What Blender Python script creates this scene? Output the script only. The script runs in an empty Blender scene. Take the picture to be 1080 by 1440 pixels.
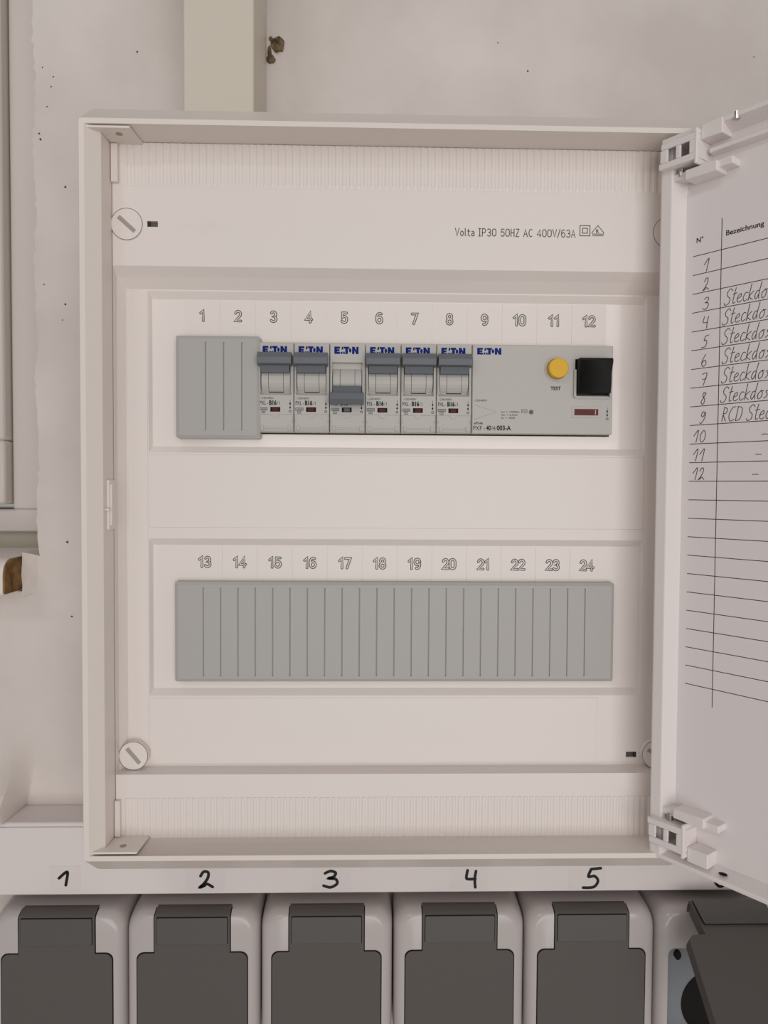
import bpy, math, random
from mathutils import Vector, Matrix, Euler
random.seed(7)
S = 0.001                     # the scene is modelled in millimetres and stored in metres
ZB = 1.5                      # height of the drawing origin above the floor
scn = bpy.context.scene
COL = scn.collection

# ------------------------------------------------------------------ camera
F_PX, W_PX, H_PX = 1060.0, 1080.0, 1440.0
YAW, PITCH, ROLL = 1.4, 1.9, 0.34
CAM = Vector((0.0, -383.0, 0.0))
R = Matrix.Rotation(math.radians(-YAW), 3, 'Z') @ Matrix.Rotation(math.radians(90 - PITCH), 3, 'X') @ Matrix.Rotation(math.radians(ROLL), 3, 'Z')
cd = bpy.data.cameras.new('camera'); cam = bpy.data.objects.new('camera', cd); COL.objects.link(cam)
cam.matrix_world = Matrix.Translation((CAM.x*S, CAM.y*S, CAM.z*S + ZB)) @ R.to_4x4()
cd.sensor_fit = 'VERTICAL'; cd.sensor_height = 36.0; cd.lens = 36.0*F_PX/H_PX
cd.clip_start = 0.005; cd.clip_end = 50
scn.camera = cam

# ------------------------------------------------------------------ world, lamps, exposure
def lin(c): return tuple((v/12.92 if v <= 0.04045 else ((v+0.055)/1.055)**2.4) for v in (x/255 for x in c))
wd = bpy.data.worlds.new('world'); scn.world = wd; wd.use_nodes = True
bg = wd.node_tree.nodes['Background']; bg.inputs[0].default_value = (1.0, 0.98, 0.965, 1); bg.inputs[1].default_value = 0.33
def area(name, loc, target, sx, sy, power, col=(1, 0.975, 0.95)):
    l = bpy.data.lights.new(name, 'AREA'); l.shape = 'RECTANGLE'; l.size = sx; l.size_y = sy; l.energy = power; l.color = col
    o = bpy.data.objects.new(name, l); COL.objects.link(o); o.location = loc
    o.rotation_euler = (Vector(target) - Vector(loc)).to_track_quat('-Z', 'Y').to_euler()
    return o
area('ceiling_lamp', (-0.9, -1.6, 2.6), (0, 0, 1.45), 0.5, 0.12, 3.2)
area('ceiling_lamp', (0.5, -2.9, 2.5), (0, 0, 1.45), 1.6, 0.8, 8)
area('room_window', (0.45, -3.2, 1.15), (0, 0, 1.45), 2.4, 1.9, 42, (1, 0.985, 0.97))
vs = scn.view_settings
vs.view_transform = 'Standard'; vs.look = 'None'; vs.exposure = -0.16; vs.gamma = 1.0; vs.use_curve_mapping = False

# ------------------------------------------------------------------ helpers
def ray(px, py):
    d = Vector(((px - W_PX/2)/F_PX, -(py - H_PX/2)/F_PX, -1.0))
    return R @ d
def at(px, py, Y):
    d = ray(px, py); k = (Y - CAM.y)/d.y
    return CAM + d*k
def X(px, py, Y): return at(px, py, Y).x
def Z(px, py, Y): return at(px, py, Y).z

MATS = {}
def mat(name, rgb, rough=0.45, spec=0.5, noise=0.0, nscale=30.0, bump=0.0, bscale=400.0, rgb2=None, clear=0.0, metal=0.0, trans=0.0, alpha=1.0):
    m = bpy.data.materials.new(name); m.use_nodes = True
    nt = m.node_tree; b = nt.nodes['Principled BSDF']
    c = (*lin(rgb), 1)
    b.inputs['Base Color'].default_value = c
    b.inputs['Roughness'].default_value = rough
    b.inputs['Specular IOR Level'].default_value = spec
    b.inputs['Coat Weight'].default_value = clear
    b.inputs['Metallic'].default_value = metal
    b.inputs['Transmission Weight'].default_value = trans
    b.inputs['Alpha'].default_value = alpha
    geo = nt.nodes.new('ShaderNodeNewGeometry')
    if noise or rgb2:
        n = nt.nodes.new('ShaderNodeTexNoise'); n.inputs['Scale'].default_value = nscale; n.inputs['Detail'].default_value = 6
        nt.links.new(geo.outputs['Position'], n.inputs['Vector'])
        r = nt.nodes.new('ShaderNodeValToRGB'); r.color_ramp.elements[0].position = 0.35; r.color_ramp.elements[1].position = 0.68
        c2 = lin(rgb2) if rgb2 else tuple(v*(1-noise) for v in c[:3])
        r.color_ramp.elements[0].color = (*c2, 1); r.color_ramp.elements[1].color = c
        nt.links.new(n.outputs['Fac'], r.inputs['Fac']); nt.links.new(r.outputs['Color'], b.inputs['Base Color'])
    if bump:
        n2 = nt.nodes.new('ShaderNodeTexNoise'); n2.inputs['Scale'].default_value = bscale; n2.inputs['Detail'].default_value = 4
        nt.links.new(geo.outputs['Position'], n2.inputs['Vector'])
        bp = nt.nodes.new('ShaderNodeBump'); bp.inputs['Strength'].default_value = bump; bp.inputs['Distance'].default_value = 0.0006
        nt.links.new(n2.outputs['Fac'], bp.inputs['Height']); nt.links.new(bp.outputs['Normal'], b.inputs['Normal'])
    MATS[name] = m
    return m

wallm = mat('plaster', (224, 215, 210), 0.9, 0.2, rgb2=(206, 197, 191), nscale=11, bump=0.35, bscale=160)
chip  = mat('plaster_dirt', (96, 84, 74), 0.95, 0.1)
white = mat('white_plastic', (229, 219, 212), 0.38, 0.45)
cover = mat('cover_plastic', (231, 222, 217), 0.36, 0.45, bump=0.04, bscale=1500)
gloss = mat('clear_front_plastic', (238, 229, 224), 0.12, 0.5)
inner = mat('dark_interior', (60, 58, 55), 0.8, 0.2)
greyp = mat('grey_blank_plastic', (175, 172, 168), 0.42, 0.4, bump=0.05, bscale=1500)
body  = mat('breaker_plastic', (188, 184, 179), 0.42, 0.4)
togg  = mat('toggle_plastic', (104, 108, 114), 0.4, 0.4)
blackp= mat('black_plastic', (13, 12, 12), 0.6, 0.25)
gapm  = mat('black_rubber_and_gap_shade', (28, 26, 25), 0.8, 0.2)  # window seal rubber; also the painted shade in the gap round socket lids
blue  = mat('blue_print', (6, 34, 118), 0.6, 0.15)
ink   = mat('black_print', (42, 40, 40), 0.6, 0.2)
greyi = mat('grey_print', (100, 96, 92), 0.6, 0.2)
fine  = mat('fine_grey_print', (98, 94, 90), 0.6, 0.2)
red   = mat('red_indicator', (84, 12, 16), 0.45, 0.2)
green = mat('green_indicator', (12, 62, 54), 0.3, 0.5)
yellow= mat('yellow_button', (224, 174, 14), 0.4, 0.4)
sockh = mat('socket_grey', (188, 180, 178), 0.2, 0.5)
lidm  = mat('lid_dark_grey', (90, 85, 82), 0.55, 0.3, bump=0.12, bscale=1800)
lidw  = mat('label_window', (88, 86, 84), 0.1, 0.6)
inside= mat('socket_inside', (130, 134, 138), 0.4, 0.4)
doorm = mat('door_paint', (232, 224, 222), 0.4, 0.4)
paper = mat('paper', (232, 224, 223), 0.5, 0.35)
pen   = mat('pen_ink', (66, 62, 82), 0.6, 0.2)
marker= mat('marker_ink', (20, 18, 20), 0.5, 0.3)
tapem = mat('tape', (222, 213, 210), 0.3, 0.4)
trunk = mat('trunking_plastic', (224, 215, 213), 0.4, 0.4)
ductm = mat('duct_plastic', (210, 201, 187), 0.45, 0.35)
upvc  = mat('window_plastic', (212, 203, 197), 0.4, 0.4)
wood  = mat('chipboard', (150, 118, 78), 0.9, 0.1, rgb2=(92, 66, 38), nscale=140, bump=0.8, bscale=260)
lump  = mat('brown_mortar', (150, 132, 104), 0.95, 0.1, rgb2=(84, 70, 52), nscale=220, bump=0.8, bscale=400)
steel = mat('steel', (190, 188, 185), 0.25, 0.5, metal=1.0)
glass = mat('glass', (235, 240, 240), 0.02, 0.5, trans=1.0)

ORI = {}
class MB:
    def __init__(s): s.v = []; s.f = []; s.m = []; s.k = 0; s.mats = []
    def use(s, m):
        if m not in s.mats: s.mats.append(m)
        s.k = s.mats.index(m); return s
    def add(s, vs, fs):
        b = len(s.v); s.v += [tuple(p) for p in vs]
        for f in fs: s.f.append([b+i for i in f]); s.m.append(s.k)
        return s
    def box(s, x0, x1, y0, y1, z0, z1):
        return s.add([(x, y, z) for z in (z0, z1) for y in (y0, y1) for x in (x0, x1)],
                     [(0,2,3,1), (4,5,7,6), (0,1,5,4), (2,6,7,3), (0,4,6,2), (1,3,7,5)])
    def loft(s, loops, cap0=False, cap1=False, close=True):
        n = len(loops[0]); vs = [p for l in loops for p in l]; fs = []
        for i in range(len(loops)-1):
            for j in range(n if close else n-1):
                a, b = i*n+j, i*n+(j+1) % n
                fs.append((a, b, b+n, a+n))
        if cap0: fs.append(tuple(reversed(range(n))))
        if cap1: fs.append(tuple(range((len(loops)-1)*n, len(loops)*n)))
        return s.add(vs, fs)
    def rects(s, ls, cap0=False, cap1=False):       # each (x0,x1,z0,z1,y)
        return s.loft([[(a, y, c), (b, y, c), (b, y, d), (a, y, d)] for a, b, c, d, y in ls], cap0, cap1)
    def prism(s, poly, y0, y1, mp=None):             # poly in (x,z); front at y0
        mp = mp or (lambda x, y, z: (x, y, z))
        return s.loft([[mp(x, y1, z) for x, z in poly], [mp(x, y0, z) for x, z in poly]], True, True)
    def disc(s, cx, cz, r, y0, y1, n=40, r2=None):
        c = [(math.cos(i*2*math.pi/n), math.sin(i*2*math.pi/n)) for i in range(n)]
        r2 = r if r2 is None else r2
        return s.loft([[(cx+r*a, y1, cz+r*b) for a, b in c], [(cx+r2*a, y0, cz+r2*b) for a, b in c]], True, True)
    def ring(s, cx, cz, r0, r1, y0, y1, n=40):
        c = [(math.cos(i*2*math.pi/n), math.sin(i*2*math.pi/n)) for i in range(n)]
        L = [[(cx+r*a, y, cz+r*b) for a, b in c] for r, y in ((r1, y1), (r1, y0), (r0, y0), (r0, y1), (r1, y1))]
        return s.loft(L)
    def tube(s, a, b, r, n=14, r2=None):
        a, b = Vector(a), Vector(b); d = (b-a).normalized(); u = d.orthogonal().normalized(); w = d.cross(u)
        r2 = r if r2 is None else r2
        mk = lambda p, q: [tuple(p + (u*math.cos(i*2*math.pi/n) + w*math.sin(i*2*math.pi/n))*q) for i in range(n)]
        return s.loft([mk(a, r), mk(b, r2)], True, True)
    def line(s, pts, w, y, mp=None):                 # flat pen stroke, pts in (x,z)
        mp = mp or (lambda x, y, z: (x, y, z))
        q = [pts[0]]
        for p in pts[1:]:
            if math.hypot(p[0]-q[-1][0], p[1]-q[-1][1]) > w*.04: q.append(p)
        if len(q) < 2: return s
        closed = len(q) > 3 and math.hypot(q[0][0]-q[-1][0], q[0][1]-q[-1][1]) < w*.3
        if closed: q = q[:-1]
        n = len(q); L = []; s.nl = getattr(s, 'nl', 0) + 1; y = y - .0015*(s.nl % 9)
        def nrm(a, b):
            l = math.hypot(b[0]-a[0], b[1]-a[1]) or 1e-9; return (-(b[1]-a[1])/l, (b[0]-a[0])/l)
        for i in range(n):
            a = nrm(q[i-1], q[i]) if (i > 0 or closed) else None
            b = nrm(q[i], q[(i+1) % n]) if (i < n-1 or closed) else None
            a = a or b; b = b or a
            mx, mz = a[0]+b[0], a[1]+b[1]; l = math.hypot(mx, mz)
            if l < .2: mx, mz, l = a[0], a[1], 1.0
            mx, mz = mx/l, mz/l; k = min(1.7, 1/max(.3, mx*a[0]+mz*a[1]))*w/2
            L.append([mp(q[i][0]+mx*k, y, q[i][1]+mz*k), mp(q[i][0]-mx*k, y, q[i][1]-mz*k)])
        if closed: L.append(L[0])
        s.loft(L, close=False)
        if not closed:
            for p, r_ in ((q[0], q[1]), (q[-1], q[-2])):
                a0 = math.atan2(p[1]-r_[1], p[0]-r_[0]) - math.pi/2
                s.add([mp(p[0]+w/2*math.cos(a0+t*math.pi/6), y, p[1]+w/2*math.sin(a0+t*math.pi/6)) for t in range(7)], [tuple(range(7))])
        return s
    def stroke(s, pts, w, y, mp=None): return s.line(smooth(pts), w, y, mp)
    def text(s, txt, x, z, h, y, width=None, outline=0.0, mp=None, bold=0.0, slope=None):
        vs, fs, bw = text_geo(txt, outline, bold)
        k = h/0.729; kx = k if not width else width/bw
        mp = mp or (lambda x, y, z: (x, y, z))
        return s.add([mp(x+p[0]*kx, y - p[2]*k, z+p[1]*k) for p in vs], fs)
    def build(s, name, m=None, parent=None, bevel=0.0, seg=2, smoothed=False, ang=30):
        me = bpy.data.meshes.new(name)
        if parent is None:
            xs, ys, zs = zip(*s.v); o0 = Vector(((min(xs)+max(xs))/2, max(ys), min(zs)))
        else: o0 = ORI[parent.name]
        me.from_pydata([((x-o0.x)*S, (y-o0.y)*S, (z-o0.z)*S) for x, y, z in s.v], [], s.f)
        if s.mats:
            for q in s.mats: me.materials.append(q)
            for p, k in zip(me.polygons, s.m): p.material_index = k
        else: me.materials.append(m)
        import bmesh
        bm = bmesh.new(); bm.from_mesh(me)
        bmesh.ops.recalc_face_normals(bm, faces=bm.faces); bm.to_mesh(me); bm.free()
        o = bpy.data.objects.new(name, me); COL.objects.link(o); ORI[o.name] = o0
        if parent is None: o.location = (o0.x*S, o0.y*S, o0.z*S + ZB)
        else: o.parent = parent
        if bevel:
            b = o.modifiers.new('bevel', 'BEVEL'); b.width = bevel*S; b.segments = seg; b.limit_method = 'ANGLE'; b.angle_limit = math.radians(ang); b.use_clamp_overlap = True
        if smoothed or bevel:
            me.polygons.foreach_set('use_smooth', [True]*len(me.polygons))
            me.set_sharp_from_angle(angle=math.radians(32))
        return o
_tc = {}
def text_geo(txt, outline, bold):
    key = (txt, outline, bold)
    if key not in _tc:
        c = bpy.data.curves.new('t', 'FONT'); c.body = txt; c.size = 1.0; c.resolution_u = 4
        c.offset = bold
        if outline: c.fill_mode = 'NONE'; c.bevel_depth = outline; c.bevel_resolution = 1
        o = bpy.data.objects.new('t', c); COL.objects.link(o)
        dg = bpy.context.evaluated_depsgraph_get(); dg.update()
        me = bpy.data.meshes.new_from_object(o.evaluated_get(dg))
        vs = [tuple(v.co) for v in me.vertices]; fs = [tuple(p.vertices) for p in me.polygons]
        x0 = min(v[0] for v in vs); x1 = max(v[0] for v in vs)
        _tc[key] = ([(v[0]-x0, v[1], v[2]) for v in vs], fs, x1-x0)
        bpy.data.objects.remove(o); bpy.data.curves.remove(c); bpy.data.meshes.remove(me)
    return _tc[key]
def smooth(p, n=6):
    if len(p) < 3: return p
    q = [p[0]] + list(p) + [p[-1]]; out = []
    for i in range(1, len(q)-2):
        a, b, c, d = q[i-1:i+3]
        for k in range(n):
            t = k/n
            out.append(tuple(0.5*(2*b[j] + (c[j]-a[j])*t + (2*a[j]-5*b[j]+4*c[j]-d[j])*t*t + (3*b[j]-a[j]-3*c[j]+d[j])*t**3) for j in (0, 1)))
    return out + [p[-1]]
def arc(cx, cz, rx, rz, a0, a1, n=12):
    return [(cx+rx*math.cos(math.radians(a0+(a1-a0)*i/n)), cz+rz*math.sin(math.radians(a0+(a1-a0)*i/n))) for i in range(n+1)]
# plain technical lettering: strokes in a box 1 high
DIN = {
 '0': ([arc(.31,.7,.26,.28,180,0)+arc(.31,.3,.26,.28,0,-180)+[(.05,.7)]], .62),
 '1': ([[(.06,.74),(.32,.98),(.32,.0)]], .5),
 '2': ([arc(.31,.7,.25,.28,165,-40)+[(.05,.02),(.58,.02)]], .62),
 '3': ([arc(.29,.74,.23,.24,150,-90)+arc(.29,.26,.26,.25,90,-150)], .6),
 '4': ([[(.46,.0),(.46,.98),(.04,.27),(.62,.27)]], .66),
 '5': ([[(.54,.97),(.14,.97),(.09,.5)]+arc(.3,.32,.26,.31,130,-150)], .6),
 '6': ([[(.5,.92)]+arc(.33,.6,.28,.38,75,180)+[(.05,.36)], arc(.31,.31,.26,.3,180,-180)], .62),
 '7': ([[(.05,.97),(.56,.97),(.22,.0)]], .6),
 '8': ([arc(.31,.75,.22,.23,-90,270), arc(.31,.27,.26,.26,90,-270)], .62),
 '9': ([arc(.31,.68,.26,.3,0,360)+[(.57,.42)]+arc(.3,.4,.27,.38,0,-110)], .62),
 'V': ([[(.02,1),(.3,0),(.58,1)]], .6), 'o': ([arc(.26,.32,.21,.32,0,360)], .52), 'l': ([[(.08,1),(.08,.1),(.2,0)]], .26), 't': ([[(.14,.9),(.14,.12),(.28,0),(.36,0)],[(0,.64),(.36,.64)]], .42),
 'a': ([[(.08,.6),(.3,.64),(.42,.5),(.42,0)], [(.42,.38),(.15,.36),(.05,.18),(.15,0),(.42,.08)]], .5), 'I': ([[(.13,1),(.13,0)],[(0,1),(.26,1)],[(0,0),(.26,0)]], .32),
 'P': ([[(.06,0),(.06,1),(.32,1)]+arc(.32,.73,.2,.27,90,-90)+[(.06,.46)]], .6), 'H': ([[(.06,0),(.06,1)],[(.5,0),(.5,1)],[(.06,.5),(.5,.5)]], .58), 'Z': ([[(.05,1),(.5,1),(.05,0),(.5,0)]], .56),
 'A': ([[(.02,0),(.29,1),(.56,0)],[(.12,.34),(.46,.34)]], .6), 'C': ([arc(.34,.5,.28,.5,55,305)], .6), '/': ([[(.0,-.08),(.36,1.05)]], .38), ' ': ([], .34)}
def din_width(t, gap=.1): return sum(DIN[c][1]+gap for c in t)-gap
def din(m, txt, x, z, h, y, w, width=None, gap=.1, grow=0.0):
    k = h if not width else width/din_width(txt, gap)
    for c in txt:
        for st in DIN[c][0]: m.line([(x+a*k, z+b*h) for a, b in st], w, y)
        x += (DIN[c][1]+gap)*k
def rrect(x0, x1, z0, z1, r, n=6):
    out = []
    for cx, cz, a0 in ((x1-r, z0+r, -90), (x1-r, z1-r, 0), (x0+r, z1-r, 90), (x0+r, z0+r, 180)):
        for i in range(n+1):
            a = math.radians(a0 + 90*i/n); out.append((cx+r*math.cos(a), cz+r*math.sin(a)))
    return out
def tag(o, label=None, cat=None, group=None, kind=None):
    if label: o['label'] = label
    if cat: o['category'] = cat
    if group: o['group'] = group
    if kind: o['kind'] = kind
    return o
def thing(name, x, y, z, label, cat, group=None):
    o = bpy.data.objects.new(name, None); COL.objects.link(o); o.empty_display_size = 0.02
    o.location = (x*S, y*S, z*S + ZB); ORI[o.name] = Vector((x, y, z))
    return tag(o, label, cat, group)
def copy_tree(o, parent=None):
    c = o.copy(); COL.objects.link(c); ORI[c.name] = ORI[o.name].copy()
    if parent: c.parent = parent
    for ch in list(o.children): copy_tree(ch, c)
    return c

# ------------------------------------------------------------------ depths (mm; camera looks along +Y)
WALL, TRF, DUF = 55.0, 31.0, 6.0       # wall, trunking front, vertical duct front
LIP, UP, MID, PL = -30.0, -12.0, -3.0, 0.0

# ================================================================== THE SETTING
xe = X(50, 400, WALL); zs = Z(20, 831.5, WALL)
m = MB().use(wallm)
edge = []
zz = zs
random.seed(3)
while zz < 1200:
    edge.append((xe + random.uniform(-0.9, 0.9) + 0.8*math.sin(zz*0.09), zz)); zz += random.uniform(2.0, 5.0) if zz < 330 else 60
poly = [(-1500, -1500), (1500, -1500), (1500, 1200)] + list(reversed(edge)) + [(-1500, zs)]
m.prism(poly, WALL, WALL+120)
m.use(chip)
for px, py, r in ((92,263,.8), (92,428,.7), (193,73,.6), (95,762,.8), (75,108,.5), (72,122,.5), (101,867,.7), (55,188,.6), (57,196,.8), (88,450,.4),
                  (594,187,.3), (62,400,.5), (60,95,.5), (742,100,.6), (1060,80,.4), (700,60,.4), (66,150,.5)):
    p = at(px, py, WALL)
    m.add([(p.x + r*random.uniform(.6, 1.2)*math.cos(a*math.pi/5), WALL-0.06, p.z + r*random.uniform(.6, 1.2)*math.sin(a*math.pi/5)) for a in range(10)], [tuple(range(10))])
wall = tag(m.build('wall_back'), kind='structure')

# plaster smeared forward over the end of the trunking, lower left; it fades into the wall above
xc_ = X(5, 1150, 29.0); xw_ = X(36, 1124, WALL); yp = 29.0
zs2 = Z(60, 1157, TRF)+.15
gx = [-420, -330, -280] + [-265 + 1.5*i for i in range(38)] + [xw_ - 4 + .5*i for i in range(20)] + [xw_ + 6 + 2*i for i in range(12)]
gx = sorted(gx); L = []
for k in range(37):
    t = (k/36)**1.4; a = (1-t)**2*(1+2*t); w = 2.0 + 34*t**.75; row = []
    for x in gx:
        q = min(1, max(0, (xw_ + .35*w - x)/w)); q = q*q*(3-2*q)
        row.append((x, WALL + .03 - (WALL-yp)*a*q, zs2 + 62*t))
    L.append(row)
m = MB(); m.loft(L, close=False)
tag(m.build('trim_1', wallm, smoothed=True), kind='structure')

m = MB(); m.box(-1500, 1500, -3500, WALL, -1520, -1500); tag(m.build('floor', mat('floor_tile', (196, 190, 182), .5, .4, noise=.1)), kind='structure')
# window on the left, in the reveal
WY = 110.0
wx = lambda px: X(px, 400, WY)
wz = lambda py: Z(20, py, WY)
wr = thing('window_1', X(-90, 400, WY), WY+30, wz(748), None, None); tag(wr, kind='structure')
m = MB()
m.box(wx(-400), X(60, 400, WALL)+6, WY, WY+60, wz(748), wz(716))
m.box(wx(15), X(60, 400, WALL)+6, WY, WY+60, wz(716), 700)
m.build('window_frame', upvc, wr, bevel=1.2)
m = MB(); m.box(wx(-400), X(60, 400, WALL)+6, WY+5, WY+60, zs-30, wz(748)+.2); m.build('sill_profile', mat('sill_profile_shaded_grey', (186, 180, 164), .6, .3), wr)  # grey-green, with the shadow below the window frame darkened into its colour
m = MB()
m.box(wx(-400), wx(13.5), WY-9, WY+40, wz(709), wz(620)); m.box(wx(1.5), wx(13.5), WY-9, WY+40, wz(620), 700)
m.build('window_sash', upvc, wr, bevel=2.0)
m = MB(); m.box(wx(1.5)-0.9, wx(1.5)+.3, WY-6, WY+20, wz(618), 700); m.box(wx(-400), wx(1.5), WY-6, WY+20, wz(620)-.6, wz(617)); m.build('glazing_seal', gapm, wr)
m = MB(); m.box(wx(-400), wx(1), WY+6, WY+10, wz(622), 700); m.build('glass_pane', glass, wr)

# ================================================================== window sill, vertical duct, mortar lump
sx = X(33, 800, WALL-2)
yf = 30.0
for yy in range(0, 54):
    if abs(X(5, 825, yy) - sx) < abs(X(5, 825, yf) - sx): yf = float(yy)
zt, zb = Z(33, 781, WALL-2), Z(33, 829, WALL-2)
r = 9.0
prof = [(WY-2, zb), (yf+1, zb), (yf, zb+1.5), (yf, zt-r)] + [(yf + r - r*math.cos(a*math.pi/12), zt - r + r*math.sin(a*math.pi/12)) for a in range(1, 7)] + [(WY-2, zt)]
sl = thing('window_sill', sx-150, WALL, zb, 'white laminated chipboard window sill with raw brown broken end', 'window sill')
m = MB(); m.loft([[(sx-0.5, y, z) for y, z in prof], [(sx-400, y, z) for y, z in prof]], True, True); m.build('sill_board', white, sl, smoothed=True)
m = MB(); random.seed(5)
ip = [(y + (0.6 if y < 55 else -0.6), z + (0.5 if z < (zt+zb)/2 else -0.5)) for y, z in prof]
m.loft([[(sx-1, y, z) for y, z in ip], [(sx+random.uniform(-.1, .5), y, z) for y, z in ip]], True, True); m.build('chipboard_core', wood, sl)
m = MB(); rr = random.Random(4)
L = []
for t in (0, .35, .7, 1):
    L.append([(sx + 0.6 + t*(xe-sx+2), WALL-7*(1-t)**2*(1+rr.uniform(-.3, .3)) + .4 if a < 5 else WALL+20, zb-3.5 + (zt-zb+5.5)*(a/4 if a < 5 else (9-a)/4) - t*1.0*(a-2 if a < 5 else 7-a)*1.5) for a in range(10)])
m.loft(L, True, True); tag(m.build('trim_2', wallm), kind='structure')

m = MB().use(ductm)
dx0, dx1 = X(257, 80, DUF), X(357, 80, DUF)
m.rects([(dx0, dx1, Z(300, 150, DUF)-14, 600, WALL), (dx0, dx1, Z(300, 150, DUF)-14, 600, DUF)], True, True)
duct = tag(m.build('cable_duct', bevel=1.0), 'cream vertical plastic cable duct running up the wall above the fuse box', 'cable duct')

m = MB().use(lump)
def blob(cx, cz, rx, rz, ry, seed, n=14):
    rr = random.Random(seed); L = []
    for i in range(1, 8):
        ph = math.pi/2*i/8
        L.append([(cx + rx*math.cos(ph)*math.cos(t*2*math.pi/n)*rr.uniform(.78, 1.15), WALL + .5 - ry*math.sin(ph)*rr.uniform(.75, 1.15), cz + rz*math.cos(ph)*math.sin(t*2*math.pi/n)*rr.uniform(.78, 1.15)) for t in range(n)])
    m.loft(L, True, True)
p = at(391, 64, WALL); blob(p.x, p.z, 4.3, 4.6, 4.5, 1)
p = at(381, 84, WALL); blob(p.x, p.z, 2.5, 2.7, 4.0, 2)
p = at(379, 73, WALL); blob(p.x, p.z, 1.3, 3.6, 1.5, 3)
p = at(381, 55, WALL); blob(p.x, p.z, 1.3, 1.6, 1.8, 4)
tag(m.build('mortar_lump'), 'dark brown crumbly mortar lump on the wall right of the vertical duct', 'debris')

# ================================================================== horizontal trunking, tape labels
tx0 = X(-120, 1200, TRF); tz1, tz0 = Z(60, 1157, TRF), Z(500, 1255.5, TRF)
m = MB()
m.box(tx0, 420, TRF, WALL, tz0, tz1)
tr = thing('cable_trunking', 0, WALL, tz0, 'long white horizontal cable trunking under the fuse box, above the sockets', 'cable trunking')
m.build('trunking_base', trunk, tr, bevel=1.0)
m = MB(); m.rects([(tx0, 420, tz0+.6, tz1-2.2, TRF), (tx0, 420, tz0+.6, tz1-2.2, TRF-1.0)], True, True); m.build('trunking_cover', trunk, tr, bevel=0.5)
TF = TRF-1.0
digits = {
 '1': [[(0, .55), (.62, 1.0), (.8, .9), (.62, 0)]],
 '2': [[(.05, .72), (.3, 1.0), (.65, .95), (.62, .6), (.3, .22), (0, .0), (.35, .1), (.55, .22), (1.0, .02)]],
 '3': [[(.1, .86), (.5, 1.0), (.85, .88), (.7, .64), (.35, .55), (.85, .5), (.95, .22), (.5, .0), (0, .1)]],
 '4': [[(.15, 1.0), (.05, .55), (.35, .48), (.85, .5)], [(.9, .95), (.8, .5), (.85, 0)]],
 '5': [[(1.0, 1.0), (.45, .95)], [(.45, .95), (.3, .58), (.65, .6), (.85, .35), (.6, .05), (0, .02)]],
 '6': [[(.55, 1.0), (.15, .6), (.05, .25), (.4, .0), (.8, .15), (.75, .42), (.4, .5), (.1, .3)]],
 '7': [[(.05, .95), (.85, 1.0), (.5, .0)], [(.2, .5), (.85, .55)]],
 '8': [[(.75, .85), (.45, 1.0), (.3, .75), (.75, .35), (.5, .0), (.15, .2), (.45, .55), (.8, .95)]],
 '9': [[(.75, .85), (.3, .98), (.15, .65), (.5, .55), (.8, .9), (.75, .4), (.3, .0), (.05, .05)]],
 '0': [[(.5, 1.0), (.1, .7), (.1, .2), (.5, .0), (.9, .3), (.85, .8), (.5, 1.0)]],
}
tapes = [('1', 83, 98, 1227, 1245, 70, 113), ('2', 281, 299, 1226, 1248, 262, 318), ('3', 455, 475, 1225, 1248, 438, 494), ('4', 655, 671, 1224, 1248, 632, 686),
         ('5', 820, 845, 1221, 1249, 800, 852), ('6', 1005, 1024, 1220, 1247, 985, 1045)]
where = ['below the fuse box corner', 'above the second socket', 'above the third socket', 'above the fourth socket', 'above the fifth socket', 'half hidden behind the door']
for (d, x0, x1, y0, y1, t0, t1), w in zip(tapes, where):
    A, B = at(x0, y1, TF-.3), at(x1, y0, TF-.3)
    lb = thing('tape_label', (A.x+B.x)/2, TF, tz0+1, 'clear tape strip with handwritten black %s, on the trunking %s' % (d, w), 'label', 'numbered tape labels on the trunking')
    m = MB(); m.box(X(t0, 1236, TF), X(t1, 1236, TF), TF-.12, TF, tz0+1.0, Z((t0+t1)/2, 1217 if d < '3' else 1214, TF)); m.build('tape', tapem, lb)
    m = MB()
    for st in digits[d]:
        m.stroke([(A.x + (B.x-A.x)*a, A.z + (B.z-A.z)*b) for a, b in st], 1.6, TF-.22)
    m.build('handwritten_numeral', marker, lb)

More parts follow.
